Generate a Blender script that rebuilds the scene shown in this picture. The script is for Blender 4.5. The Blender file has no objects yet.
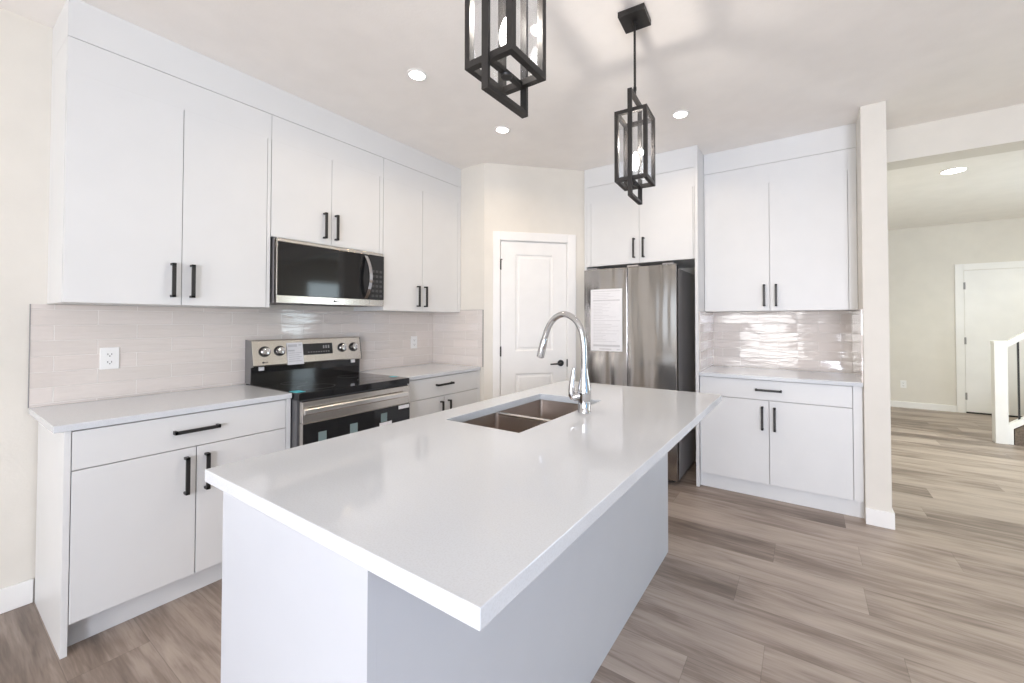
import bpy, bmesh, math, random
from mathutils import Vector, Matrix

# ------------------------------------------------------------------ camera, sky, light, exposure
SC = bpy.context.scene
COL = SC.collection
random.seed(7)

F_PX, PPX, PPY = 405.257, 545.38, 314.652
YAW, PITCH, ROLL = math.radians(32.6243), math.radians(0.9695), math.radians(-0.0096)
cam_d = bpy.data.cameras.new('camera')
cam = bpy.data.objects.new('camera', cam_d)
COL.objects.link(cam)
fw = Vector((-math.sin(YAW) * math.cos(PITCH), math.cos(YAW) * math.cos(PITCH), math.sin(PITCH)))
rt = Vector((math.cos(YAW), math.sin(YAW), 0))
up = rt.cross(fw)
rt, up = math.cos(ROLL) * rt + math.sin(ROLL) * up, math.cos(ROLL) * up - math.sin(ROLL) * rt
m = Matrix((rt, up, -fw)).transposed().to_4x4()
m.translation = Vector((3.0803, -0.3288, 1.3200))
cam.matrix_world = m
cam_d.sensor_fit = 'HORIZONTAL'
cam_d.sensor_width = 36.0
cam_d.lens = 36.0 * F_PX / 1024
cam_d.shift_x = (512 - PPX) / 1024
cam_d.shift_y = (PPY - 341.5) / 1024
cam_d.clip_start = 0.02
SC.camera = cam

SC.view_settings.view_transform = 'Standard'
SC.view_settings.look = 'None'
SC.view_settings.gamma = 1.0
SC.view_settings.exposure = 0.11
SC.view_settings.use_curve_mapping = False
SC.cycles.max_bounces = 10
SC.cycles.diffuse_bounces = 6
SC.cycles.glossy_bounces = 5
SC.cycles.transparent_max_bounces = 12
SC.cycles.caustics_reflective = False
SC.cycles.caustics_refractive = False
SC.cycles.sample_clamp_indirect = 6.0
SC.cycles.use_denoising = True

world = bpy.data.worlds.new('daylight')
SC.world = world
world.use_nodes = True
wn = world.node_tree.nodes
bg = wn['Background']
sky = wn.new('ShaderNodeTexSky')
sky.sky_type = 'HOSEK_WILKIE'
sky.sun_direction = Vector((0.3, 0.55, 0.78)).normalized()
sky.turbidity = 3.0
world.node_tree.links.new(sky.outputs[0], bg.inputs[0])
bg.inputs[1].default_value = 0.7


def area(name, loc, direction, sx, sy, watts, col, shape='RECTANGLE'):
    l = bpy.data.lights.new(name, 'AREA')
    l.shape = shape
    l.size = sx
    l.size_y = sy
    l.energy = watts
    l.color = col
    o = bpy.data.objects.new(name, l)
    COL.objects.link(o)
    o.location = loc
    o.rotation_euler = Vector(direction).to_track_quat('-Z', 'Z').to_euler()
    return o


DAY = (0.86, 0.93, 1.0)
# daylight entering through the patio door, the dining window and the living room windows
area('patio_daylight', (2.3, -3.70, 1.10), (0, 1, 0), 1.40, 2.00, 80, (1.0, 0.98, 0.97))
area('dining_daylight', (4.7, -3.70, 1.40), (0, 1, 0.1), 1.55, 1.60, 205, (0.84, 0.875, 1.0))
area('side_daylight', (0.75, -3.70, 1.55), (0, 1, 0), 0.75, 1.30, 6, (0.84, 0.91, 1.0))
area('living_daylight', (7.10, -0.6, 1.40), (-1, 0, 0.2), 2.30, 1.60, 19, (0.25, 0.60, 1.0))
area('hall_daylight', (7.10, 5.2, 1.40), (-1, 0, 0), 1.60, 1.60, 56, (0.80, 0.94, 1.0))

# ------------------------------------------------------------------ materials


def new_mat(name):
    mt = bpy.data.materials.new(name)
    mt.use_nodes = True
    nt = mt.node_tree
    return mt, nt, nt.nodes['Principled BSDF']


def N(nt, t, **kw):
    n = nt.nodes.new(t)
    for k, v in kw.items():
        if k.startswith('i_'):
            n.inputs[int(k[2:])].default_value = v
        else:
            setattr(n, k, v)
    return n


def mapped(nt, scale, coord='Object'):
    tc = N(nt, 'ShaderNodeTexCoord')
    mp = N(nt, 'ShaderNodeMapping')
    mp.inputs['Scale'].default_value = scale
    nt.links.new(tc.outputs[coord], mp.inputs['Vector'])
    return mp.outputs[0]


def simple(name, col, rough=0.5, metal=0.0, var=0.02, scale=(6, 6, 6), bump=0.0, bscale=None, spec=0.5, emit=None):
    """Principled surface whose colour drifts very slightly with a noise texture."""
    mt, nt, p = new_mat(name)
    v = mapped(nt, scale)
    nz = N(nt, 'ShaderNodeTexNoise')
    nz.inputs['Scale'].default_value = 1.0
    nz.inputs['Detail'].default_value = 3
    nt.links.new(v, nz.inputs['Vector'])
    rp = N(nt, 'ShaderNodeValToRGB')
    c0 = [max(0, c * (1 - var)) for c in col]
    c1 = [min(1, c * (1 + var)) for c in col]
    rp.color_ramp.elements[0].position = 0.3
    rp.color_ramp.elements[1].position = 0.7
    rp.color_ramp.elements[0].color = (*c0, 1)
    rp.color_ramp.elements[1].color = (*c1, 1)
    nt.links.new(nz.outputs[0], rp.inputs[0])
    nt.links.new(rp.outputs[0], p.inputs['Base Color'])
    p.inputs['Roughness'].default_value = rough
    p.inputs['Metallic'].default_value = metal
    p.inputs['Specular IOR Level'].default_value = spec
    if bump:
        v2 = mapped(nt, bscale or scale)
        n2 = N(nt, 'ShaderNodeTexNoise')
        n2.inputs['Scale'].default_value = 1.0
        n2.inputs['Detail'].default_value = 2
        nt.links.new(v2, n2.inputs['Vector'])
        b = N(nt, 'ShaderNodeBump')
        b.inputs['Strength'].default_value = 1.0
        b.inputs['Distance'].default_value = bump
        nt.links.new(n2.outputs[0], b.inputs['Height'])
        nt.links.new(b.outputs[0], p.inputs['Normal'])
    if emit:
        p.inputs['Emission Color'].default_value = (*emit[0], 1)
        p.inputs['Emission Strength'].default_value = emit[1]
    return mt


M = {}
M['wall'] = simple('wall_paint', (0.74, 0.71, 0.65), 0.6, bump=0.0004, bscale=(90, 90, 90))
M['hall_wall'] = M['wall']
M['ceiling'] = simple('ceiling_paint', (0.915, 0.885, 0.855), 0.75, bump=0.0006, bscale=(70, 70, 70))
M['trim'] = simple('trim_paint', (0.86, 0.855, 0.84), 0.35)
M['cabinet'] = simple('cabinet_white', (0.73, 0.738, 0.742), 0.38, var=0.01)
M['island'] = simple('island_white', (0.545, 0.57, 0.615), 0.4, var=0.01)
M['carcass'] = simple('cabinet_inside', (0.62, 0.61, 0.60), 0.6)
M['black'] = simple('black_metal', (0.022, 0.021, 0.021), 0.38, var=0.1)
M['bronze'] = simple('dark_bronze_metal', (0.030, 0.0275, 0.026), 0.42, metal=0.4, var=0.15, scale=(30, 30, 30))
M['chrome'] = simple('chrome', (0.60, 0.60, 0.61), 0.06, metal=1.0, var=0.01)
M['blackglass'] = simple('black_glass', (0.012, 0.012, 0.013), 0.06, var=0.1)
M['darkpanel'] = simple('dark_panel', (0.018, 0.018, 0.019), 0.25, var=0.1)
M['darkgrey'] = simple('dark_grey_paint', (0.10, 0.10, 0.105), 0.45)
M['midgrey'] = simple('grey_paint', (0.30, 0.29, 0.29), 0.4)
M['endcap'] = simple('end_cap_grey', (0.16, 0.155, 0.155), 0.35)
M['void'] = simple('shadow_black', (0.02, 0.018, 0.016), 0.9)
M['outlet'] = simple('white_plastic', (0.85, 0.85, 0.84), 0.35, var=0.005)
M['slot'] = simple('outlet_slot', (0.08, 0.08, 0.08), 0.5)
M['paper'] = simple('white_paper', (0.80, 0.80, 0.82), 0.6, var=0.02, scale=(40, 40, 40))
M['ink'] = simple('grey_ink', (0.58, 0.58, 0.60), 0.7, var=0.1, scale=(200, 200, 200))
M['teal'] = simple('teal_tape', (0.05, 0.52, 0.62), 0.4)
M['film'] = simple('pale_green_film', (0.20, 0.27, 0.27), 0.3)
M['carpet'] = simple('brown_stair_carpet', (0.16, 0.125, 0.10), 0.95, var=0.3, scale=(60, 60, 60))
M['tread'] = simple('tan_stair_carpet', (0.42, 0.37, 0.31), 0.95, var=0.2, scale=(60, 60, 60))
M['lens'] = simple('lamp_lens', (0.9, 0.9, 0.9), 0.5, emit=((1.0, 0.96, 0.9), 12.0))
M['bulb'] = simple('lit_bulb', (0.9, 0.9, 0.9), 0.3, emit=((1.0, 0.97, 0.93), 8.0))


def quartz():
    mt, nt, p = new_mat('white_quartz')
    v = mapped(nt, (260, 260, 260))
    nz = N(nt, 'ShaderNodeTexNoise')
    nz.inputs['Scale'].default_value = 1.0
    nz.inputs['Detail'].default_value = 2
    nt.links.new(v, nz.inputs['Vector'])
    rp = N(nt, 'ShaderNodeValToRGB')
    rp.color_ramp.elements[0].position = 0.35
    rp.color_ramp.elements[0].color = (0.63, 0.655, 0.69, 1)
    rp.color_ramp.elements[1].position = 0.55
    rp.color_ramp.elements[1].color = (0.665, 0.695, 0.735, 1)
    nt.links.new(nz.outputs[0], rp.inputs[0])
    nt.links.new(rp.outputs[0], p.inputs['Base Color'])
    p.inputs['Roughness'].default_value = 0.08
    return mt


M['quartz'] = quartz()


def steel(name, col, rough, axis, warp=0.0):
    """Brushed steel; axis is the grain direction; warp adds long soft dents."""
    mt, nt, p = new_mat(name)
    p.inputs['Metallic'].default_value = 1.0
    sc = [260, 260, 260]
    sc['xyz'.index(axis)] = 4
    v = mapped(nt, sc)
    nz = N(nt, 'ShaderNodeTexNoise')
    nz.inputs['Scale'].default_value = 1.0
    nz.inputs['Detail'].default_value = 2
    nt.links.new(v, nz.inputs['Vector'])
    rp = N(nt, 'ShaderNodeValToRGB')
    rp.color_ramp.elements[0].color = (*[c * 0.95 for c in col], 1)
    rp.color_ramp.elements[1].color = (*[min(1, c * 1.04) for c in col], 1)
    nt.links.new(nz.outputs[0], rp.inputs[0])
    nt.links.new(rp.outputs[0], p.inputs['Base Color'])
    mr = N(nt, 'ShaderNodeMapRange')
    mr.inputs[3].default_value = rough * 0.8
    mr.inputs[4].default_value = rough * 1.25
    nt.links.new(nz.outputs[0], mr.inputs[0])
    nt.links.new(mr.outputs[0], p.inputs['Roughness'])
    if warp:
        s2 = [10, 10, 10]
        s2['xyz'.index(axis)] = 1.1
        v2 = mapped(nt, s2)
        v2.node.inputs['Rotation'].default_value = (0, math.radians(7), 0)
        n2 = N(nt, 'ShaderNodeTexNoise')
        n2.inputs['Scale'].default_value = 1.0
        n2.inputs['Detail'].default_value = 0.5
        nt.links.new(v2, n2.inputs['Vector'])
        b = N(nt, 'ShaderNodeBump')
        b.inputs['Strength'].default_value = 1.0
        b.inputs['Distance'].default_value = warp
        nt.links.new(n2.outputs[0], b.inputs['Height'])
        nt.links.new(b.outputs[0], p.inputs['Normal'])
    return mt


M['steel_fridge'] = steel('fridge_steel', (0.42, 0.40, 0.385), 0.16, 'z', warp=0.012)
M['steel'] = steel('range_steel', (0.66, 0.62, 0.57), 0.22, 'y')
M['bright'] = steel('bright_steel', (0.82, 0.80, 0.77), 0.25, 'y')
M['steel_sink'] = steel('sink_steel', (0.56, 0.50, 0.46), 0.30, 'x')


def glass():
    mt, nt, p = new_mat('clear_glass')
    nt.nodes.remove(p)
    out = nt.nodes['Material Output']
    tr = N(nt, 'ShaderNodeBsdfTransparent')
    tr.inputs[0].default_value = (0.985, 0.99, 0.992, 1)
    gl = N(nt, 'ShaderNodeBsdfGlossy')
    gl.inputs['Roughness'].default_value = 0.02
    gl.inputs['Color'].default_value = (0.9, 0.93, 1.0, 1)
    lw = N(nt, 'ShaderNodeLayerWeight')
    lw.inputs[0].default_value = 0.5
    pw = N(nt, 'ShaderNodeMath', operation='POWER')
    pw.inputs[1].default_value = 5.0
    nt.links.new(lw.outputs['Facing'], pw.inputs[0])
    fr = N(nt, 'ShaderNodeMapRange')
    fr.inputs[3].default_value = 0.035
    fr.inputs[4].default_value = 0.75
    nt.links.new(pw.outputs[0], fr.inputs[0])
    mx = N(nt, 'ShaderNodeMixShader')
    nt.links.new(fr.outputs[0], mx.inputs[0])
    nt.links.new(tr.outputs[0], mx.inputs[1])
    nt.links.new(gl.outputs[0], mx.inputs[2])
    nt.links.new(mx.outputs[0], out.inputs[0])
    return mt


M['glass'] = glass()


def tile(name, axis):
    """Glossy handmade 75 x 290 mm wall tile in a half bond; axis = wall normal."""
    mt, nt, p = new_mat(name)
    tc = N(nt, 'ShaderNodeTexCoord')
    sp = N(nt, 'ShaderNodeSeparateXYZ')
    nt.links.new(tc.outputs['Object'], sp.inputs[0])
    cb = N(nt, 'ShaderNodeCombineXYZ')
    nt.links.new(sp.outputs['Y' if axis == 'x' else 'X'], cb.inputs[0])
    nt.links.new(sp.outputs['Z'], cb.inputs[1])
    mp = N(nt, 'ShaderNodeMapping')
    mp.inputs['Location'].default_value = (0.141, -0.914 + 0.075 * 40, 0)
    nt.links.new(cb.outputs[0], mp.inputs[0])
    br = N(nt, 'ShaderNodeTexBrick')
    br.inputs['Scale'].default_value = 1.0
    br.inputs['Brick Width'].default_value = 0.29
    br.inputs['Row Height'].default_value = 0.075
    br.inputs['Mortar Size'].default_value = 0.0018
    br.inputs['Mortar Smooth'].default_value = 0.25
    br.inputs['Bias'].default_value = 0.0
    br.inputs['Color1'].default_value = (0.735, 0.675, 0.635, 1)
    br.inputs['Color2'].default_value = (0.68, 0.63, 0.59, 1)
    br.inputs['Mortar'].default_value = (0.86, 0.825, 0.79, 1)
    nt.links.new(mp.outputs[0], br.inputs['Vector'])
    nt.links.new(br.outputs['Color'], p.inputs['Base Color'])
    p.inputs['Roughness'].default_value = 0.10
    p.inputs['Coat Weight'].default_value = 0.8
    p.inputs['Coat Roughness'].default_value = 0.04
    # uneven glaze: long low waves per tile, plus sunken joints
    mw = N(nt, 'ShaderNodeMapping')
    mw.inputs['Scale'].default_value = (6, 40, 9)
    nt.links.new(cb.outputs[0], mw.inputs[0])
    nz = N(nt, 'ShaderNodeTexNoise')
    nz.inputs['Scale'].default_value = 1.0
    nz.inputs['Detail'].default_value = 2.0
    nt.links.new(mw.outputs[0], nz.inputs['Vector'])
    b1 = N(nt, 'ShaderNodeBump')
    b1.inputs['Distance'].default_value = 0.0027
    b1.inputs['Strength'].default_value = 1.0
    nt.links.new(nz.outputs[0], b1.inputs['Height'])

    # every tile sits a hair out of plane: a small random tilt per tile
    def mth(op, a, b=None):
        n = N(nt, 'ShaderNodeMath', operation=op)
        for k, q in enumerate((a, b)):
            if isinstance(q, (int, float)):
                n.inputs[k].default_value = q
            elif q is not None:
                nt.links.new(q, n.inputs[k])
        return n.outputs[0]
    s2 = N(nt, 'ShaderNodeSeparateXYZ')
    nt.links.new(mp.outputs[0], s2.inputs[0])
    row = mth('FLOOR', mth('DIVIDE', s2.outputs['Y'], 0.075))
    odd = mth('MODULO', row, 2.0)
    colm = mth('FLOOR', mth('DIVIDE', mth('ADD', s2.outputs['X'], mth('MULTIPLY', odd, 0.145)), 0.29))
    idv = N(nt, 'ShaderNodeCombineXYZ')
    nt.links.new(row, idv.inputs[0])
    nt.links.new(colm, idv.inputs[1])
    wn = N(nt, 'ShaderNodeTexWhiteNoise', noise_dimensions='2D')
    nt.links.new(idv.outputs[0], wn.inputs['Vector'])
    ctr = N(nt, 'ShaderNodeVectorMath', operation='SUBTRACT')
    ctr.inputs[1].default_value = (0.5, 0.5, 0.5)
    nt.links.new(wn.outputs['Color'], ctr.inputs[0])
    tilt = N(nt, 'ShaderNodeVectorMath', operation='SCALE')
    tilt.inputs['Scale'].default_value = 0.05
    nt.links.new(ctr.outputs[0], tilt.inputs[0])
    geo = N(nt, 'ShaderNodeNewGeometry')
    addn = N(nt, 'ShaderNodeVectorMath', operation='ADD')
    nt.links.new(geo.outputs['Normal'], addn.inputs[0])
    nt.links.new(tilt.outputs[0], addn.inputs[1])
    nrm = N(nt, 'ShaderNodeVectorMath', operation='NORMALIZE')
    nt.links.new(addn.outputs[0], nrm.inputs[0])
    nt.links.new(nrm.outputs[0], b1.inputs['Normal'])
    b2 = N(nt, 'ShaderNodeBump')
    b2.invert = True
    b2.inputs['Distance'].default_value = 0.0015
    b2.inputs['Strength'].default_value = 1.0
    nt.links.new(br.outputs['Fac'], b2.inputs['Height'])
    nt.links.new(b1.outputs[0], b2.inputs['Normal'])
    nt.links.new(b2.outputs[0], p.inputs['Normal'])
    nt.links.new(b2.outputs[0], p.inputs['Coat Normal'])
    return mt


M['tile_x'] = tile('glazed_tile_left', 'x')
M['tile_y'] = tile('glazed_tile_back', 'y')


def planks():
    """Greige vinyl planks running along X, 224 mm wide and 1.52 m long."""
    mt, nt, p = new_mat('vinyl_planks')
    L = nt.links.new
    tc = N(nt, 'ShaderNodeTexCoord')
    sp = N(nt, 'ShaderNodeSeparateXYZ')
    L(tc.outputs['Object'], sp.inputs[0])

    def math_(op, a, b=None):
        n = N(nt, 'ShaderNodeMath', operation=op)
        for k, s in enumerate((a, b)):
            if s is None:
                continue
            if isinstance(s, (int, float)):
                n.inputs[k].default_value = s
            else:
                L(s, n.inputs[k])
        return n.outputs[0]
    yy = math_('ADD', sp.outputs['Y'], 20.0 + 0.137)
    xx = math_('ADD', sp.outputs['X'], 30.0)
    row = math_('DIVIDE', yy, 0.2237)
    rid = math_('FLOOR', row)
    rfr = math_('FRACT', row)
    wn1 = N(nt, 'ShaderNodeTexWhiteNoise', noise_dimensions='1D')
    L(rid, wn1.inputs['W'])
    xo = math_('ADD', xx, math_('MULTIPLY', wn1.outputs['Value'], 1.52))
    cc = math_('DIVIDE', xo, 1.52)
    cid = math_('FLOOR', cc)
    cfr = math_('FRACT', cc)
    cv = N(nt, 'ShaderNodeCombineXYZ')
    L(rid, cv.inputs[0])
    L(cid, cv.inputs[1])
    wn2 = N(nt, 'ShaderNodeTexWhiteNoise', noise_dimensions='2D')
    L(cv.outputs[0], wn2.inputs['Vector'])
    shift = N(nt, 'ShaderNodeVectorMath', operation='SCALE')
    shift.inputs['Scale'].default_value = 9.0
    L(wn2.outputs['Color'], shift.inputs[0])
    pv = N(nt, 'ShaderNodeVectorMath', operation='ADD')
    L(tc.outputs['Object'], pv.inputs[0])
    L(shift.outputs[0], pv.inputs[1])

    def grain(sc, detail, dist):
        mp = N(nt, 'ShaderNodeMapping')
        mp.inputs['Scale'].default_value = sc
        L(pv.outputs[0], mp.inputs[0])
        n = N(nt, 'ShaderNodeTexNoise')
        n.inputs['Scale'].default_value = 1.0
        n.inputs['Detail'].default_value = detail
        n.inputs['Distortion'].default_value = dist
        L(mp.outputs[0], n.inputs['Vector'])
        return n.outputs[0]
    g1 = grain((1.3, 11, 1), 4, 1.6)
    g2 = grain((7, 110, 1), 4, 0.5)
    g3 = grain((1.1, 5.0, 1), 2, 1.0)
    mixv = math_('ADD', math_('MULTIPLY', g1, 0.42), math_('ADD', math_('MULTIPLY', g2, 0.22), math_('MULTIPLY', g3, 0.36)))
    mixv = math_('ADD', mixv, math_('MULTIPLY', math_('SUBTRACT', wn2.outputs['Value'], 0.5), 0.17))
    rp = N(nt, 'ShaderNodeValToRGB')
    e = rp.color_ramp.elements
    e[0].position, e[0].color = 0.30, (0.155, 0.120, 0.100, 1)
    e[1].position, e[1].color = 0.66, (0.465, 0.392, 0.340, 1)
    k = e.new(0.43)
    k.color = (0.265, 0.212, 0.178, 1)
    k = e.new(0.52)
    k.color = (0.375, 0.310, 0.266, 1)
    L(mixv, rp.inputs[0])
    # joints
    ej = math_('MINIMUM', math_('MULTIPLY', math_('MINIMUM', rfr, math_('SUBTRACT', 1.0, rfr)), 0.2237),
               math_('MULTIPLY', math_('MINIMUM', cfr, math_('SUBTRACT', 1.0, cfr)), 1.52))
    jm = N(nt, 'ShaderNodeMapRange')
    jm.inputs[1].default_value = 0.0006
    jm.inputs[2].default_value = 0.0018
    jm.inputs[3].default_value = 0.72
    jm.inputs[4].default_value = 1.0
    L(ej, jm.inputs[0])
    mul = N(nt, 'ShaderNodeMix', data_type='RGBA', blend_type='MULTIPLY')
    mul.inputs[0].default_value = 1.0
    L(rp.outputs[0], mul.inputs[6])
    L(jm.outputs[0], mul.inputs[7])
    L(mul.outputs[2], p.inputs['Base Color'])
    p.inputs['Roughness'].default_value = 0.42
    p.inputs['Specular IOR Level'].default_value = 0.4
    b = N(nt, 'ShaderNodeBump')
    b.inputs['Distance'].default_value = 0.0006
    L(mixv, b.inputs['Height'])
    L(b.outputs[0], p.inputs['Normal'])
    return mt


M['floor'] = planks()

# ------------------------------------------------------------------ mesh helpers


class MB:
    """Collects shapes into one mesh."""

    def __init__(s):
        s.bm = bmesh.new()

    def hexa(s, p):
        v = [s.bm.verts.new(q) for q in p]
        for f in ((0, 3, 2, 1), (4, 5, 6, 7), (0, 1, 5, 4), (1, 2, 6, 5), (2, 3, 7, 6), (3, 0, 4, 7)):
            s.bm.faces.new([v[i] for i in f])
        return s

    def box(s, x0, x1, y0, y1, z0, z1):
        return s.hexa([(x0, y0, z0), (x1, y0, z0), (x1, y1, z0), (x0, y1, z0),
                       (x0, y0, z1), (x1, y0, z1), (x1, y1, z1), (x0, y1, z1)])

    def prism(s, poly, axis, a, b):
        """poly: 2D points in the plane normal to axis (x: (y,z), y: (x,z), z: (x,y))"""
        def P(q, t):
            return {'x': (t, q[0], q[1]), 'y': (q[0], t, q[1]), 'z': (q[0], q[1], t)}[axis]
        A = [s.bm.verts.new(P(q, a)) for q in poly]
        B = [s.bm.verts.new(P(q, b)) for q in poly]
        s.bm.faces.new(A)
        s.bm.faces.new(B[::-1])
        n = len(poly)
        for i in range(n):
            s.bm.faces.new((A[i], A[(i + 1) % n], B[(i + 1) % n], B[i]))
        return s

    def tube(s, pts, radii, seg=16, cap=True):
        pts = [Vector(q) for q in pts]
        if isinstance(radii, (int, float)):
            radii = [radii] * len(pts)
        rings = []
        t0 = (pts[1] - pts[0]).normalized()
        u = t0.orthogonal().normalized()
        for i, q in enumerate(pts):
            t = (pts[min(i + 1, len(pts) - 1)] - pts[max(i - 1, 0)]).normalized()
            u = (u - t * u.dot(t)).normalized()
            w = t.cross(u)
            rings.append([s.bm.verts.new(q + radii[i] * (math.cos(2 * math.pi * k / seg) * u + math.sin(2 * math.pi * k / seg) * w))
                          for k in range(seg)])
        for a, b in zip(rings, rings[1:]):
            for k in range(seg):
                s.bm.faces.new((a[k], a[(k + 1) % seg], b[(k + 1) % seg], b[k]))
        if cap:
            s.bm.faces.new(rings[0][::-1])
            s.bm.faces.new(rings[-1])
        return s

    def cyl(s, p0, p1, r0, r1=None, seg=24):
        return s.tube([p0, p1], [r0, r0 if r1 is None else r1], seg)

    def lathe(s, prof, c, seg=24):
        """prof: (radius, z) pairs around the vertical axis at c"""
        return s.tube([(c[0], c[1], c[2] + z) for r, z in prof], [max(r, 0.0004) for r, z in prof], seg)

    def ring(s, c, r0, r1, z0, z1, seg=32):
        prof = [(r0, z0), (r1, z0), (r1, z1), (r0, z1)]
        R = [[s.bm.verts.new((c[0] + r * math.cos(2 * math.pi * k / seg), c[1] + r * math.sin(2 * math.pi * k / seg), z))
              for k in range(seg)] for r, z in prof]
        for i in range(4):
            a, b = R[i], R[(i + 1) % 4]
            for k in range(seg):
                s.bm.faces.new((a[k], a[(k + 1) % seg], b[(k + 1) % seg], b[k]))
        return s

    def slab_hole(s, x, y, z0, z1):
        """x, y: four ascending coordinates; the middle cell is open"""
        g = [[[s.bm.verts.new((x[i], y[j], z)) for j in range(4)] for i in range(4)] for z in (z0, z1)]
        for i in range(3):
            for j in range(3):
                if i == 1 and j == 1:
                    continue
                s.bm.faces.new((g[0][i][j], g[0][i][j + 1], g[0][i + 1][j + 1], g[0][i + 1][j]))
                s.bm.faces.new((g[1][i][j], g[1][i + 1][j], g[1][i + 1][j + 1], g[1][i][j + 1]))

        def side(a, b):
            s.bm.faces.new((g[0][a[0]][a[1]], g[0][b[0]][b[1]], g[1][b[0]][b[1]], g[1][a[0]][a[1]]))
        for k in range(3):
            side((k, 0), (k + 1, 0))
            side((3, k), (3, k + 1))
            side((k + 1, 3), (k, 3))
            side((0, k + 1), (0, k))
        side((1, 2), (1, 1))
        side((1, 1), (2, 1))
        side((2, 1), (2, 2))
        side((2, 2), (1, 2))
        s.flip_hole = True
        return s

    def build(s, name, mat, parent=None, bevel=0.0, smooth=False, matrix=None, segs=2):
        me = bpy.data.meshes.new(name)
        if matrix is not None:
            s.bm.transform(matrix)
        if parent is not None:
            s.bm.transform(parent_world(parent).inverted())
        bmesh.ops.recalc_face_normals(s.bm, faces=s.bm.faces[:])
        s.bm.to_mesh(me)
        s.bm.free()
        me.materials.append(mat)
        o = bpy.data.objects.new(name, me)
        COL.objects.link(o)
        if parent is not None:
            o.parent = parent
        if smooth:
            for pl in me.polygons:
                pl.use_smooth = True
            md = o.modifiers.new('edges', 'EDGE_SPLIT')
            md.split_angle = math.radians(40)
        if bevel:
            md = o.modifiers.new('bevel', 'BEVEL')
            md.width = bevel
            md.segments = segs
            md.limit_method = 'ANGLE'
            md.angle_limit = math.radians(40)
        return o


def parent_world(o):
    mw = Matrix.LocRotScale(o.location, o.rotation_euler, o.scale)
    return parent_world(o.parent) @ mw if o.parent else mw


def thing(name, label, cat, loc=(0, 0, 0), group=None):
    o = bpy.data.objects.new(name, None)
    COL.objects.link(o)
    o.empty_display_size = 0.05
    o.location = loc
    o['label'] = label
    o['category'] = cat
    if group:
        o['group'] = group
    return o


def tag(o, label, cat, group=None):
    o['label'] = label
    o['category'] = cat
    if group:
        o['group'] = group
    return o


def struct(o):
    o['kind'] = 'structure'
    return o


# ------------------------------------------------------------------ measurements (metres)
HC = 2.752          # ceiling
XD, XC, XU = 0.6195, 0.6302, 0.3747      # base fronts, counter edge, wall cabinet fronts
ZU, ZDT, ZL = 1.404, 2.420, 2.5754       # wall cabinets: bottom, door top, fascia line
YB, XP = 2.4316, 0.6623                  # pantry side wall, its outer corner
YW = 3.667                               # back wall
XS0, XS1, YS = 3.4035, 3.5377, 3.0537    # stub wall
YF, YHU, YHB = 3.0792, 3.3187, 3.0957    # fronts: fridge cabinet, hutch wall cabinet, hutch base
Y0, XR, YFAR = -3.62, 7.0, 7.889         # rear wall, right wall, far hall wall

# ------------------------------------------------------------------ the setting
struct(MB().box(-0.12, XR + 0.12, Y0 - 0.12, YFAR + 0.12, -0.12, 0).build('floor', M['floor']))
struct(MB().box(-0.12, XR + 0.12, Y0 - 0.12, YFAR + 0.12, HC, HC + 0.12).build('ceiling', M['ceiling']))
struct(MB().box(-0.12, 0, Y0 - 0.12, YW + 0.13, 0, HC).build('wall_left', M['wall']))
struct(MB().box(0, XS1, YW, YW + 0.13, 0, HC).build('wall_back', M['wall']))
struct(MB().box(XS0, XS1, YS, YW, 0, HC).build('wall_stub', M['wall'], bevel=0.004))
struct(MB().box(XS1, XR, 3.587, 3.797, 2.508, HC).build('ceiling_beam', M['wall']))
struct(MB().box(0, XP - 0.001, YB, YB + 0.10, 0, HC).build('wall_pantry', M['wall']))
struct(MB().box(XS1 - 0.13, XS1, YW + 0.13, YFAR, 0, HC).build('wall_hall', M['wall']))
struct(MB().box(XS1 - 0.13, XR, YFAR, YFAR + 0.12, 0, HC).build('wall_far', M['hall_wall']))


def wall_openings(name, axis, t0, t1, a0, a1, opens, mat):
    """Straight wall with rectangular openings [(a, b, z0, z1)], sorted along the wall."""
    b = MB()

    def bx(p, q, z0, z1):
        if q - p > 1e-5 and z1 - z0 > 1e-5:
            if axis == 'y':
                b.box(p, q, t0, t1, z0, z1)
            else:
                b.box(t0, t1, p, q, z0, z1)
    cur = a0
    for (p, q, z0, z1) in opens:
        bx(cur, p, 0, HC)
        bx(p, q, 0, z0)
        bx(p, q, z1, HC)
        cur = q
    bx(cur, a1, 0, HC)
    return struct(b.build(name, mat))


rear_open = [(0.35, 1.15, 0.85, 2.20), (1.58, 3.02, 0.06, 2.14), (3.90, 5.50, 0.55, 2.25)]
right_open = [(-1.80, 0.60, 0.55, 2.25), (4.35, 6.05, 0.55, 2.25)]
wall_openings('wall_rear', 'y', Y0 - 0.12, Y0, -0.0, XR, rear_open, M['wall'])
wall_openings('wall_right', 'x', XR, XR + 0.12, Y0, YFAR, right_open, M['wall'])


def window(n, axis, t, a0, a1, z0, z1):
    """White frame with a mullion and clear panes set in a wall opening."""
    w = 0.045
    f, g = MB(), MB()

    def bx(mb, p, q, c, d, th):
        if axis == 'y':
            mb.box(p, q, t - th, t + th, c, d)
        else:
            mb.box(t - th, t + th, p, q, c, d)
    mid = (a0 + a1) / 2
    for (p, q, c, d) in ((a0, a0 + w, z0, z1), (a1 - w, a1, z0, z1), (a0 + w, a1 - w, z0, z0 + w), (a0 + w, a1 - w, z1 - w, z1),
                         (mid - w / 2, mid + w / 2, z0 + w, z1 - w)):
        bx(f, p, q, c, d, 0.03)
    bx(g, a0 + w, mid - w / 2, z0 + w, z1 - w, 0.003)
    bx(g, mid + w / 2, a1 - w, z0 + w, z1 - w, 0.003)
    o = struct(f.build('window_%d' % n, M['trim']))
    g.build('pane', M['glass'], o)


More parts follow.
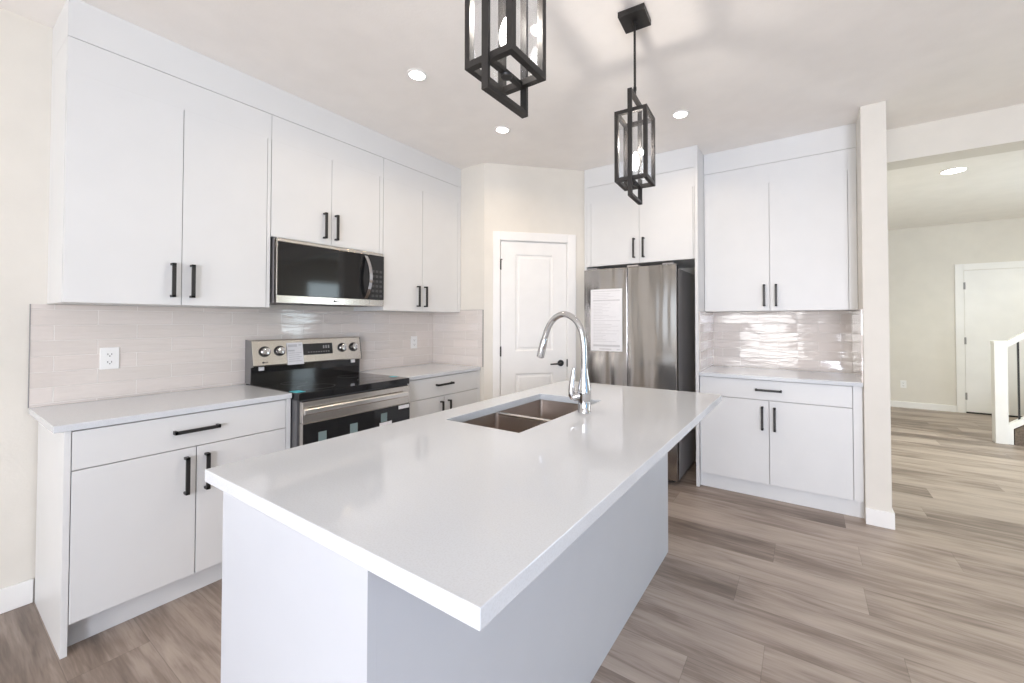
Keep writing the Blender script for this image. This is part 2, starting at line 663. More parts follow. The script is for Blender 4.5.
for i, (a, b_, c, d_) in enumerate(rear_open):
    window(i + 1, 'y', Y0 - 0.05, a, b_, c, d_)
for i, (a, b_, c, d_) in enumerate(right_open):
    window(i + 4, 'x', XR + 0.05, a, b_, c, d_)

# diagonal pantry wall: local s runs along the wall, n points to the kitchen
DIAG = Matrix.Translation((XP, YB, 0)) @ Matrix.Rotation(math.radians(45), 4, 'Z')   # local x = s, local y = into the pantry
SL = (1.335 - XP) * math.sqrt(2)
SD0, SD1, ZD = 0.148, 0.765, 2.050
b = MB()
b.box(0, SD0 - 0.012, 0, 0.11, 0, HC)
b.box(SD1 + 0.012, SL, 0, 0.11, 0, HC)
b.box(SD0 - 0.012, SD1 + 0.012, 0, 0.11, ZD + 0.012, HC)
struct(b.build('wall_diagonal', M['wall'], matrix=DIAG))
struct(MB().box(1.235, 1.335, YB + (1.335 - XP) + 0.02, YW, 0, HC).build('wall_return', M['wall']))

b = MB()    # casing and jambs of the pantry door
b.box(SD0 - 0.071, SD0 - 0.008, -0.016, 0, 0, ZD + 0.085)
b.box(SD1 + 0.008, SD1 + 0.087, -0.016, 0, 0, ZD + 0.085)
b.box(SD0 - 0.008, SD1 + 0.008, -0.016, 0, ZD + 0.008, ZD + 0.085)
b.box(SD0 - 0.012, SD0 - 0.003, -0.002, 0.11, 0, ZD + 0.010)
b.box(SD1 + 0.003, SD1 + 0.012, -0.002, 0.11, 0, ZD + 0.010)
b.box(SD0 - 0.003, SD1 + 0.003, -0.002, 0.11, ZD + 0.003, ZD + 0.012)
struct(b.build('trim_1', M['trim'], matrix=DIAG, bevel=0.003))


def panel_door(s0, s1, z0, z1, panels, y0, y1):
    """Slab with moulded raised panels sunk into its front (front at y0)."""
    mb = MB()
    xs = sorted({s0, s1, *[v for q in panels for v in q[:2]]})
    zs = sorted({z0, z1, *[v for q in panels for v in q[2:]]})
    bm = mb.bm
    V = {(x, z): bm.verts.new((x, y0, z)) for x in xs for z in zs}
    for i in range(len(xs) - 1):
        for j in range(len(zs) - 1):
            cell = (xs[i], xs[i + 1], zs[j], zs[j + 1])
            c = [V[xs[i], zs[j]], V[xs[i + 1], zs[j]], V[xs[i + 1], zs[j + 1]], V[xs[i], zs[j + 1]]]
            if cell in panels:
                prev = c
                for inset, dep in ((0.010, 0.009), (0.024, 0.009), (0.036, 0.003)):
                    nx = [bm.verts.new((cell[0] + inset, y0 + dep, cell[2] + inset)), bm.verts.new((cell[1] - inset, y0 + dep, cell[2] + inset)),
                          bm.verts.new((cell[1] - inset, y0 + dep, cell[3] - inset)), bm.verts.new((cell[0] + inset, y0 + dep, cell[3] - inset))]
                    for k in range(4):
                        bm.faces.new((prev[k], prev[(k + 1) % 4], nx[(k + 1) % 4], nx[k]))
                    prev = nx
                bm.faces.new(prev)
            else:
                bm.faces.new(c)
    B = {q: bm.verts.new((q[0], y1, q[1])) for q in ((s0, z0), (s1, z0), (s1, z1), (s0, z1))}
    bm.faces.new([B[s0, z0], B[s0, z1], B[s1, z1], B[s1, z0]])
    bm.faces.new([V[x, z0] for x in xs] + [B[s1, z0], B[s0, z0]])
    bm.faces.new([V[x, z1] for x in xs[::-1]] + [B[s0, z1], B[s1, z1]])
    bm.faces.new([V[s0, z] for z in zs[::-1]] + [B[s0, z0], B[s0, z1]])
    bm.faces.new([V[s1, z] for z in zs] + [B[s1, z1], B[s1, z0]])
    return mb


PANS = ((0.2825, 0.6346, 0.20, 0.846), (0.2825, 0.6346, 1.051, 1.934))
door1 = struct(panel_door(SD0, SD1, 0.012, ZD, PANS, 0.004, 0.039).build('door_1', M['trim'], matrix=DIAG))
for z in (1.835, 1.050, 0.260):
    hb = MB().cyl((SD0 - 0.003, -0.004, z - 0.045), (SD0 - 0.003, -0.004, z + 0.045), 0.006, seg=12)
    hb.box(SD0 - 0.012, SD0 + 0.006, -0.001, 0.004, z - 0.045, z + 0.045)
    if z > 1.5:
        hb.cyl((SD0 - 0.022, -0.010, z + 0.046), (SD0 + 0.014, -0.010, z + 0.046), 0.004, seg=8)
    hb.build('hinge', M['black'], door1, matrix=DIAG)
hb = MB().cyl((0.706, 0.003, 0.934), (0.706, -0.010, 0.934), 0.029)
hb.cyl((0.706, -0.010, 0.934), (0.706, -0.048, 0.934), 0.010)
hb.tube([(0.712, -0.044, 0.934), (0.67, -0.046, 0.932), (0.60, -0.044, 0.928)], [0.009, 0.008, 0.006], 12)
hb.build('door_handle', M['black'], door1, matrix=DIAG, smooth=True)
MB().box(SD1 - 0.001, SD1 + 0.0078, -0.010, 0.0035, 0.900, 0.968).build('latch_plate', M['black'], door1, matrix=DIAG)

# hall door in the far wall
DX0, DX1, DZ = 5.03, 5.86, 2.055
b = MB()
b.box(DX0 - 0.099, DX0 - 0.006, YFAR - 0.018, YFAR, 0, DZ + 0.098)
b.box(DX1 + 0.006, DX1 + 0.099, YFAR - 0.018, YFAR, 0, DZ + 0.098)
b.box(DX0 - 0.006, DX1 + 0.006, YFAR - 0.018, YFAR, DZ + 0.006, DZ + 0.098)
struct(b.build('trim_2', M['trim'], bevel=0.003))
door2 = struct(MB().box(DX0, DX1, YFAR - 0.008, YFAR - 0.0005, 0.022, DZ).build('door_2', M['trim']))
for z in (1.834, 1.04, 0.243):
    MB().box(DX0 - 0.012, DX0 + 0.010, YFAR - 0.021, YFAR - 0.006, z - 0.05, z + 0.05).build('hinge', M['midgrey'], door2)
MB().box(DX0, DX1, YFAR - 0.012, YFAR - 0.0005, 0.001, 0.020).build('threshold', M['black'], door2)
hb = MB().cyl((DX1 - 0.07, YFAR - 0.008, 0.95), (DX1 - 0.07, YFAR - 0.055, 0.95), 0.012)
hb.cyl((DX1 - 0.07, YFAR - 0.050, 0.95), (DX1 - 0.18, YFAR - 0.052, 0.95), 0.008)
hb.build('door_handle', M['black'], door2, smooth=True)


def baseboard(name, x0, x1, y0, y1, h):
    struct(MB().box(x0, x1, y0, y1, 0, h).build(name, M['trim'], bevel=0.003))


baseboard('baseboard_left', 0, 0.014, Y0, -0.003, 0.110)
baseboard('baseboard_far', XS1 + 0.0, DX0 - 0.100, YFAR - 0.014, YFAR, 0.092)
baseboard('baseboard_rear', 3.10, XR, Y0, Y0 + 0.014, 0.105)
baseboard('baseboard_right', XR - 0.014, XR, Y0, YFAR, 0.105)
b = MB()
b.box(XS0 + 0.000, XS1 + 0.012, YS - 0.013, YS, 0, 0.105)
b.box(XS1, XS1 + 0.012, YS, YW + 0.13, 0, 0.105)
struct(b.build('baseboard_stub', M['trim'], bevel=0.002))
b = MB()
b.box(0.0, SD0 - 0.073, -0.013, 0, 0, 0.105)
b.box(SD1 + 0.089, SL - 0.04, -0.013, 0, 0, 0.105)
struct(b.build('baseboard_pantry', M['trim'], matrix=DIAG))

# ------------------------------------------------------------------ cabinets
G = 0.0015      # half gap between fronts


def bar_handle(par, face, axis, c, horiz=False, ln=0.172):
    """Flat black bar pull. face: 'x' (front plane x = c[0]) or 'y' (front plane y = c[1]); c = centre on the front."""
    h = ln / 2
    w, d, t = 0.0078, 0.036, 0.010
    mb = MB()
    for pieces in ((-h, -h + 0.011, 0.0005, d), (h - 0.011, h, 0.0005, d), (-h, h, d - t, d)):
        a0, a1, o0, o1 = pieces
        if face == 'x':
            if horiz:
                mb.box(c[0] + o0, c[0] + o1, c[1] + a0, c[1] + a1, c[2] - w, c[2] + w)
            else:
                mb.box(c[0] + o0, c[0] + o1, c[1] - w, c[1] + w, c[2] + a0, c[2] + a1)
        else:
            if horiz:
                mb.box(c[0] + a0, c[0] + a1, c[1] - o1, c[1] - o0, c[2] - w, c[2] + w)
            else:
                mb.box(c[0] - w, c[0] + w, c[1] - o1, c[1] - o0, c[2] + a0, c[2] + a1)
    return mb.build('handle', M['black'], par, bevel=0.0008)


TH = 0.019      # front thickness


def front(par, name, face, f, a0, a1, z0, z1, handle=None, horiz=False, mat=None):
    """Slab door or drawer front on plane f, running a0..a1 along the wall."""
    mb = MB()
    if face == 'x':
        mb.box(f - TH, f, a0 + G, a1 - G, z0 + G, z1 - (G if z1 != ZDT else 0))
    else:
        mb.box(a0 + G, a1 - G, f, f + TH, z0 + G, z1 - (G if z1 != ZDT else 0))
    o = mb.build(name, mat or M['cabinet'], par, bevel=0.0 if z1 == ZDT else 0.0012)
    if handle:
        a, z = handle
        bar_handle(o, face, None, (f, a, z) if face == 'x' else (a, f, z), horiz)
    return o


WHITE = M['cabinet']
# --- base cabinet left of the range
t = thing('base_cabinet', 'white two-door base cabinet left of the stove, its side panel bare to the floor', 'cabinet', (0.3, 0.42, 0))
MB().box(0.0165, XD, 0.0, 0.019, 0.0005, 0.885).build('end_panel', WHITE, t, bevel=0.001)
MB().box(0.003, XD - TH - 0.003, 0.0195, 0.8365, 0.112, 0.885).build('body', M['carcass'], t)
MB().box(0.003, 0.5483, 0.0195, 0.8365, 0.0005, 0.1115).build('toe_kick', WHITE, t)
front(t, 'drawer_front', 'x', XD, 0.020, 0.812, 0.7245, 0.882, (0.413, 0.8065), True)
front(t, 'door', 'x', XD, 0.020, 0.4145, 0.119, 0.7235, (0.375, 0.598))
front(t, 'door', 'x', XD, 0.4155, 0.812, 0.119, 0.7235, (0.452, 0.598))
front(t, 'filler_strip', 'x', XD, 0.812, 0.8375, 0.112, 0.885)

ct = MB().box(0.0105, XC, -0.029, 0.8375, 0.8863, 0.9140).build('countertop', M['quartz'], None, bevel=0.002)
tag(ct, 'white quartz countertop left of the stove with an open overhanging end', 'countertop')

# --- base cabinet right of the range
t = thing('base_cabinet', 'white base cabinet between stove and pantry wall, partly hidden by the island', 'cabinet', (0.3, 2.0, 0))
MB().box(0.003, XD - TH - 0.003, 1.604, YB - 0.003, 0.112, 0.885).build('body', M['carcass'], t)
MB().box(0.003, 0.5483, 1.604, YB - 0.003, 0.0005, 0.1115).build('toe_kick', WHITE, t)
front(t, 'drawer_front', 'x', XD, 1.604, 2.402, 0.7245, 0.882, (1.993, 0.818), True)
front(t, 'door', 'x', XD, 1.604, 2.002, 0.119, 0.7235, (1.961, 0.598))
front(t, 'door', 'x', XD, 2.003, 2.402, 0.119, 0.7235, (2.043, 0.598))
front(t, 'filler_strip', 'x', XD, 2.402, YB - 0.002, 0.112, 0.885)
ct = MB().box(0.0105, XC, 1.6015, YB - 0.010, 0.8863, 0.9140).build('countertop', M['quartz'], None, bevel=0.002)
tag(ct, 'white quartz countertop right of the stove, running to the pantry wall', 'countertop')

# --- wall cabinets on the left wall
UG = 'white wall cabinets along the left wall'


def wall_cabinet(label, y0, y1, z0, doors, fillers, hz):
    t = thing('wall_cabinet', label, 'cabinet', (XU / 2, (y0 + y1) / 2, z0), UG)
    MB().box(0.0005, XU - TH - 0.003, y0, y1, z0 + 0.001, ZL - 0.002).build('body', WHITE, t)
    for (a0, a1, hy) in doors:
        front(t, 'door', 'x', XU, a0, a1, z0, ZDT, (hy, hz))
    for (a0, a1) in fillers:
        front(t, 'filler_strip', 'x', XU, a0, a1, z0, ZDT)
    MB().box(XU - TH, XU, y0 + 0.0005, y1 - 0.0005, ZDT + 0.0002, ZL - 0.003).build('top_rail', WHITE, t)
    return t


wall_cabinet('tall white double wall cabinet at the open left end, over bare countertop', 0.0209, 0.8275, ZU,
             [(0.0209, 0.4175, 0.380), (0.4175, 0.807, 0.457)], [(0.807, 0.8275)], 1.530)
wall_cabinet('short white double wall cabinet directly above the microwave', 0.829, 1.5995, 1.8335,
             [(0.829, 1.200, 1.149), (1.200, 1.568, 1.228)], [(1.568, 1.5995)], 1.960)
wall_cabinet('tall white double wall cabinet right of the microwave, ending at the pantry wall', 1.601, YB - 0.001, ZU,
             [(1.601, 1.979, 1.927), (1.979, 2.390, 2.003)], [(2.390, YB - 0.002)], 1.528)
fa = MB().box(0.0005, XU, 0.0209, YB - 0.001, ZL, HC - 0.0008).build('cabinet_fascia', WHITE, None)
tag(fa, 'flat white fascia closing the gap between left wall cabinets and ceiling', 'fascia')

# --- backsplash tiles
bs = thing('tile_backsplash', 'glossy beige subway tile backsplash behind the stove, turning onto the pantry wall', 'backsplash', (0.005, 1.2, 0.914))
MB().box(0.0005, 0.0100, -0.028, YB - 0.0095, 0.9145, ZU - 0.0008).build('tile_field', M['tile_x'], bs)
MB().box(0.0105, XC + 0.022, YB - 0.0090, YB - 0.0005, 0.9145, ZU + 0.02).build('side_tile_field', M['tile_y'], bs)
MB().box(0.0005, 0.0112, -0.0310, -0.0282, 0.9145, ZU - 0.0008).build('edge_strip', M['midgrey'], bs)
e = MB()
e.box(XC + 0.0222, XC + 0.0252, YB - 0.0100, YB - 0.0005, 0.9145, ZU + 0.0225)
e.box(0.377, XC + 0.0222, YB - 0.0100, YB - 0.0005, ZU + 0.0202, ZU + 0.0225)
e.build('edge_strip', M['midgrey'], bs)

bs2 = thing('tile_backsplash', 'glossy beige subway tile backsplash in the niche beside the fridge', 'backsplash', (2.88, YW - 0.005, 0.914))
MB().box(2.3702, XS0 - 0.0100, YW - 0.0100, YW - 0.0005, 0.9145, ZU - 0.0008).build('tile_field', M['tile_y'], bs2)
MB().box(2.3605, 2.3698, YHB - 0.005, YW - 0.0005, 0.9145, ZU - 0.0008).build('side_tile_field', M['tile_x'], bs2)
MB().box(XS0 - 0.0096, XS0 - 0.0005, YS + 0.012, YW - 0.0005, 0.9145, ZU - 0.0008).build('side_tile_field', M['tile_x'], bs2)


# --- outlets
def outlet(label, M4):
    """Duplex outlet: local x = width, local z = height, local -y = out of the wall."""
    t = thing('wall_outlet', label, 'outlet', M4.translation)
    t.rotation_euler = M4.to_euler()
    MB().box(-0.036, 0.036, -0.006, -0.0002, -0.057, 0.057).build('cover_plate', M['outlet'], t, bevel=0.003, matrix=M4)
    for dz in (0.020, -0.020):
        s = MB().box(-0.017, 0.017, -0.0078, -0.0062, dz - 0.014, dz + 0.014).build('receptacle', M['outlet'], t, bevel=0.002, matrix=M4)
        k = MB()
        k.box(-0.0085, -0.0060, -0.0086, -0.0079, dz - 0.003, dz + 0.006)
        k.box(0.0055, 0.0080, -0.0086, -0.0079, dz - 0.003, dz + 0.006)
        k.cyl((0, -0.0079, dz - 0.008), (0, -0.0086, dz - 0.008), 0.0028, seg=10)
        k.build('slot', M['slot'], s, matrix=M4)
    return t


RX = Matrix.Rotation(math.radians(90), 4, 'Z')
outlet('white duplex outlet on the tile left of the stove, below first cabinet', Matrix.Translation((0.0103, 0.231, 1.128)) @ RX)
outlet('white duplex outlet on the tile between stove and pantry wall', Matrix.Translation((0.0103, 2.193, 1.127)) @ RX)
outlet('low white duplex outlet on the far hall wall near the baseboard', Matrix.Translation((4.345, YFAR, 0.358)))

# ------------------------------------------------------------------ microwave
MW0, MW1, MWX = 0.846, 1.582, 0.412
t = thing('microwave', 'stainless over-the-range microwave with black glass front and bowed handle', 'microwave', (0.2, 1.21, 1.433))
MB().box(0.012, MWX - 0.034, MW0, MW1, 1.436, 1.830).build('body', M['midgrey'], t, bevel=0.002)
dr = MB()
dr.box(MWX - 0.033, MWX, MW0, 1.462, 1.4335, 1.480)
dr.box(MWX - 0.033, MWX - 0.002, MW0, 1.462, 1.481, 1.808)
dr = dr.build('door', M['steel'], t, bevel=0.0015)
MB().box(MWX - 0.0018, MWX + 0.002, MW0 + 0.006, 1.460, 1.4815, 1.806).build('door_glass', M['blackglass'], dr, bevel=0.001)
hp = []
for k in range(15):
    a = k / 14
    hp.append((MWX + 0.006 + 0.052 * math.sin(math.pi * a) ** 0.8, 1.428 + 0.006 * math.sin(math.pi * a), 1.487 + 0.306 * a))
hb = MB()
for (p, q) in zip(hp, hp[1:]):
    hb.hexa([(p[0] - 0.006, p[1] - 0.012, p[2]), (p[0] + 0.006, p[1] - 0.012, p[2]), (p[0] + 0.006, p[1] + 0.012, p[2]), (p[0] - 0.006, p[1] + 0.012, p[2]),
             (q[0] - 0.006, q[1] - 0.012, q[2]), (q[0] + 0.006, q[1] - 0.012, q[2]), (q[0] + 0.006, q[1] + 0.012, q[2]), (q[0] - 0.006, q[1] + 0.012, q[2])])
bmesh.ops.remove_doubles(hb.bm, verts=hb.bm.verts[:], dist=1e-5)
hb.build('handle', M['chrome'], dr)
cp = MB().box(MWX - 0.033, MWX + 0.001, 1.4635, MW1, 1.481, 1.808).build('control_panel', M['darkpanel'], t, bevel=0.001)
kp = MB()
for i in range(6):
    for j in range(3):
        kp.box(MWX + 0.0012, MWX + 0.0018, 1.480 + j * 0.032, 1.502 + j * 0.032, 1.500 + i * 0.036, 1.518 + i * 0.036)
kp.build('keypad', simple('keypad_grey', (0.05, 0.05, 0.052), 0.4), cp)
MB().box(MWX - 0.033, MWX, 1.4635, MW1, 1.4335, 1.480).build('lower_trim', M['steel'], t, bevel=0.0015)
MB().box(MWX - 0.033, MWX - 0.004, MW0, MW1, 1.809, 1.826).build('top_grille', M['steel'], t, bevel=0.001)
vg = MB()
vg.box(0.12, 0.33, 0.93, 1.16, 1.4325, 1.4355)
vg.box(0.12, 0.33, 1.27, 1.50, 1.4325, 1.4355)
vg.build('vent_filter', M['black'], t)


def logo(par, origin, right, upv, size):
    """Tiny round mark and two letters, flat on a front panel."""
    right, upv = Vector(right), Vector(upv)
    nrm = right.cross(upv)
    mt = Matrix((right, upv, nrm)).transposed().to_4x4()
    mt.translation = Vector(origin)
    lg = MB().cyl((0, 0, 0), (0, 0, 0.0006), size * 0.62, seg=20)
    lg.build('logo_mark', M['darkgrey'], par, matrix=mt)
    cu = bpy.data.curves.new('logo_letters', 'FONT')
    cu.body = 'LG'
    cu.size = size * 1.5
    cu.extrude = 0.0003
    tmp = bpy.data.objects.new('logo_letters', cu)
    COL.objects.link(tmp)
    dg = bpy.context.evaluated_depsgraph_get()
    me = bpy.data.meshes.new_from_object(tmp.evaluated_get(dg))
    bpy.data.objects.remove(tmp)
    me.transform(Matrix.Translation((size * 0.9, -size * 0.52, 0.0004)))
    me.transform(mt)
    me.transform(parent_world(par).inverted())
    me.materials.append(M['darkgrey'])
    o = bpy.data.objects.new('logo_letters', me)
    COL.objects.link(o)
    o.parent = par


logo(t, (MWX + 0.0004, 1.205, 1.456), (0, 1, 0), (0, 0, 1), 0.011)

# ------------------------------------------------------------------ range
R0, R1 = 0.8425, 1.5975
t = thing('electric_range', 'stainless freestanding electric range with black glass top, tape and stickers still on', 'stove', (0.35, 1.22, 0))
MB().box(0.03, 0.672, R0 + 0.002, R1 - 0.002, 0.030, 0.874).build('body', M['darkgrey'], t)
for x in (0.08, 0.60):
    for y in (R0 + 0.06, R1 - 0.06):
        MB().cyl((x, y, 0.0005), (x, y, 0.030), 0.018, seg=12).build('foot', M['black'], t)
ck = MB().box(0.088, 0.692, R0, R1, 0.8755, 0.917).build('cooktop', M['blackglass'], t, bevel=0.003)
for (x, y, r) in ((0.25, 1.03, 0.075), (0.25, 1.41, 0.075), (0.52, 1.03, 0.105), (0.52, 1.41, 0.09)):
    MB().ring((x, y, 0), r - 0.002, r, 0.9171, 0.9174, 40).build('burner_ring', M['darkgrey'], ck)
for (y0, y1, x0, x1) in ((R0 + 0.002, R0 + 0.055, 0.58, 0.66), (R1 - 0.045, R1 - 0.002, 0.52, 0.57)):
    MB().box(x0, x1, y0, y1, 0.9172, 0.9182).build('tape', M['teal'], ck)
# backguard: stainless slanted console above a black riser
MB().box(0.014, 0.087, R0 + 0.004, R1 - 0.004, 0.876, 1.030).build('riser', M['blackglass'], t, bevel=0.002)
cpn = MB().prism([(0.014, 1.031), (0.116, 1.026), (0.118, 1.036), (0.090, 1.194), (0.080, 1.199), (0.014, 1.199)], 'y', R0 + 0.003, R1 - 0.003)
cpn = cpn.build('control_console', M['steel'], t, bevel=0.002)
for y in (R0 - 0.0012, R1 - 0.0028):
    MB().prism([(0.013, 0.9175), (0.088, 0.9175), (0.092, 1.022), (0.118, 1.026), (0.120, 1.036), (0.091, 1.196), (0.013, 1.2005)], 'y', y, y + 0.004).build('end_cap', M['endcap'], t)
for y in (R0 + 0.045, R1 - 0.075):
    MB().box(0.0885, 0.100, y, y + 0.030, 1.000, 1.024).build('packing_block', M['paper'], t, bevel=0.002)
# console front frame: y right, u up the slope
un = Vector((0.090 - 0.118, 0, 1.194 - 1.036)).normalized()
nn = Vector((0, 1, 0)).cross(un)
CM = Matrix((Vector((0, 1, 0)), un, nn)).transposed().to_4x4()
CM.translation = Vector((0.118, 0, 1.036))
for y in (0.917, 1.007, 1.444, 1.534):
    kb = MB().cyl((y, 0.088, 0.0003), (y, 0.088, 0.006), 0.035, 0.034).build('knob_ring', M['black'], cpn, matrix=CM, smooth=True)
    kk = MB().tube([(y, 0.088, 0.0062), (y, 0.088, 0.022), (y, 0.088, 0.030), (y, 0.088, 0.032)], [0.027, 0.026, 0.023, 0.016], 24)
    kk.box(y - 0.003, y + 0.003, 0.070, 0.108, 0.031, 0.035)
    kk.build('knob', M['chrome'], cpn, matrix=CM, smooth=True)
dp = MB().box(1.158, 1.368, 0.048, 0.128, 0.0003, 0.0015).build('display', M['darkpanel'], cpn, matrix=CM)
s = MB()
for i in range(9):
    s.box(1.190 + i * 0.018, 1.199 + i * 0.018, 0.064, 0.070, 0.0016, 0.0019)
    if i > 5:
        s.box(1.190 + i * 0.018, 1.200 + i * 0.018, 0.090, 0.112, 0.0016, 0.0019)
s.build('display_keys', M['midgrey'], dp, matrix=CM)
st = MB().box(1.050, 1.156, -0.012, 0.140, 0.0020, 0.0026).build('paper_label', M['paper'], cpn, matrix=CM)
s = MB()
s.box(1.058, 1.118, 0.110, 0.128, 0.0027, 0.0029)
s.box(1.058, 1.100, 0.080, 0.090, 0.0027, 0.0029)
for i in range(5):
    s.box(1.060, 1.145 - (i % 2) * 0.015, 0.066 - i * 0.014, 0.070 - i * 0.014, 0.0027, 0.0029)
s.box(1.128, 1.148, 0.118, 0.128, 0.0027, 0.0029)
s.build('label_print', M['ink'], st, matrix=CM)
logo(cpn, (0.1178, 0.905, 1.053), (0, 1, 0), un, 0.010)
# oven door
od = MB()
od.box(0.676, 0.720, 0.852, 1.578, 0.748, 0.868)
od.box(0.676, 0.718, 0.852, 1.578, 0.185, 0.747)
od = od.build('oven_door', M['steel'], t, bevel=0.002)
MB().box(0.7182, 0.722, 0.854, 1.576, 0.190, 0.745).build('oven_window', M['blackglass'], od, bevel=0.001)
hb = MB()
hb.prism([(0.740, 0.800), (0.752, 0.800), (0.757, 0.806), (0.757, 0.828), (0.752, 0.834), (0.740, 0.834)], 'y', 0.846, 1.538)
for y in (0.865, 1.500):
    hb.box(0.7205, 0.741, y, y + 0.022, 0.806, 0.828)
hb.build('oven_handle', M['bright'], od, bevel=0.002)
for (y0, y1, z0, z1, mk) in ((0.938, 0.985, 0.600, 0.685, 'film'), (1.130, 1.180, 0.615, 0.690, 'film'), (1.345, 1.392, 0.655, 0.712, 'film'),
                             (1.120, 1.185, 0.570, 0.604, 'paper'), (1.335, 1.428, 0.618, 0.652, 'paper'), (1.482, 1.570, 0.716, 0.740, 'paper')):
    MB().box(0.7222, 0.7228, y0, y1, z0, z1).build('sticker', M[mk], od)
MB().box(0.676, 0.716, 0.852, 1.578, 0.045, 0.180).build('storage_drawer', M['steel'], t, bevel=0.002)

# ------------------------------------------------------------------ island
IX0, IX1, IY0, IY1, IZ = 1.6528, 2.6797, 0.1211, 2.1605, 0.9040
IB = IZ - 0.0344
t = thing('kitchen_island', 'long white kitchen island base with plain panels under the quartz slab', 'kitchen island', (2.09, 1.08, 0))
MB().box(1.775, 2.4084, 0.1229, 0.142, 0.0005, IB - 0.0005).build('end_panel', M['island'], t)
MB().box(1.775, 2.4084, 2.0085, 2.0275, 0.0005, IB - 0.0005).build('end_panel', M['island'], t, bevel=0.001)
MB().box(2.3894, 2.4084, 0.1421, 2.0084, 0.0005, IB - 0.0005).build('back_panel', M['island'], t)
bb = MB()
bb.box(1.797, 2.389, 0.1425, 2.0080, 0.105, 0.125)
bb.box(1.797, 2.389, 0.1425, 0.80, 0.125, 0.62)
bb.box(1.797, 2.389, 1.70, 2.0080, 0.125, 0.62)
bb.box(1.797, 1.805, 0.80, 1.70, 0.125, 0.62)
bb.build('body', M['carcass'], t)
MB().box(1.850, 1.868, 0.1425, 2.0080, 0.0005, 0.104).build('toe_kick', WHITE, t)
ys = [0.143, 0.76, 1.265, 1.68, 2.007]
for k in range(4):
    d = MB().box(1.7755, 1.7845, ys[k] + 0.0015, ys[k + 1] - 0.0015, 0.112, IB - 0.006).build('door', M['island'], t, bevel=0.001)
    mb = MB()
    yc = ys[k + 1] - 0.04
    mb.box(1.742, 1.751, yc - 0.006, yc + 0.006, 0.66, 0.83)
    mb.box(1.742, 1.775, yc - 0.006, yc + 0.006, 0.66, 0.671)
    mb.box(1.742, 1.775, yc - 0.006, yc + 0.006, 0.819, 0.83)
    mb.build('handle', M['black'], d)

SX0, SX1, SY0, SY1 = 1.790, 2.176, 0.900, 1.634
ct = MB().slab_hole([IX0, SX0, SX1, IX1], [IY0, SY0, SY1, IY1], IB, IZ).build('island_countertop', M['quartz'], None, bevel=0.0018)
tag(ct, 'large white quartz island top with a sink cutout and right overhang', 'countertop')

# sink: two open bowls of sheet steel under the cutout
t = thing('sink', 'undermount stainless double-bowl sink set in the white island top', 'sink', (1.98, 1.267, IB - 0.2))


def bowl(y0, y1, z0, z1):
    mb = MB()
    bm = mb.bm
    x0, x1 = SX0 - 0.004, SX1 + 0.004
    r = 0.022

    def loop(ins, z):
        pts = []
        for (cx, cy, a) in ((x1 - r, y1 - r, 0), (x0 + r, y1 - r, 90), (x0 + r, y0 + r, 180), (x1 - r, y0 + r, 270)):
            for k in range(6):
                th = math.radians(a + 90 * k / 5)
                pts.append(bm.verts.new((cx + (r - ins) * math.cos(th), cy + (r - ins) * math.sin(th), z)))
        return pts
    L = [loop(-0.0015, z1), loop(0, z1), loop(0.004, z0 + 0.02), loop(0.010, z0 + 0.005), loop(0.0215, z0)]
    L += [loop(0.0215, z0 - 0.002), loop(0.008, z0 + 0.002), loop(0.002, z0 + 0.02), ]
    n = len(L[0])
    order = L + [L[0]]
    for a, b_ in zip(order, order[1:]):
        for k in range(n):
            bm.faces.new((a[k], a[(k + 1) % n], b_[(k + 1) % n], b_[k]))
    bm.faces.new(L[4])
    bm.faces.new(L[5][::-1])
    return mb


bw1 = bowl(SY0 - 0.004, 1.240, IB - 0.205, IB - 0.001).build('bowl', M['steel_sink'], t, smooth=True)
bw2 = bowl(1.258, SY1 + 0.004, IB - 0.205, IB - 0.001).build('bowl', M['steel_sink'], t, smooth=True)
MB().box(SX0 - 0.004, SX1 + 0.004, 1.2385, 1.2595, IB - 0.012, IB - 0.0004).build('divider', M['steel'], t, bevel=0.003)
rm = MB()
rm.box(SX0 - 0.022, SX0 - 0.006, SY0 - 0.022, SY1 + 0.022, IB - 0.0035, IB - 0.0006)
rm.box(SX1 + 0.006, SX1 + 0.022, SY0 - 0.022, SY1 + 0.022, IB - 0.0035, IB - 0.0006)
rm.box(SX0 - 0.006, SX1 + 0.006, SY0 - 0.022, SY0 - 0.006, IB - 0.0035, IB - 0.0006)
rm.box(SX0 - 0.006, SX1 + 0.006, SY1 + 0.006, SY1 + 0.022, IB - 0.0035, IB - 0.0006)
rm.build('rim', M['steel_sink'], t)
for (bw, y) in ((bw1, 1.07), (bw2, 1.44)):
    MB().ring((1.983, y, 0), 0.012, 0.045, IB - 0.2045, IB - 0.2025, 28).build('drain', M['chrome'], bw)


# faucet
def smooth_path(pts, n=6):
    P = [Vector(q) for q in pts]
    out = []
    for i in range(len(P) - 1):
        p0, p1, p2, p3 = P[max(i - 1, 0)], P[i], P[i + 1], P[min(i + 2, len(P) - 1)]
        for k in range(n):
            u = k / n
            out.append(0.5 * ((2 * p1) + (-p0 + p2) * u + (2 * p0 - 5 * p1 + 4 * p2 - p3) * u * u + (-p0 + 3 * p1 - 3 * p2 + p3) * u ** 3))
    out.append(P[-1])
    return out


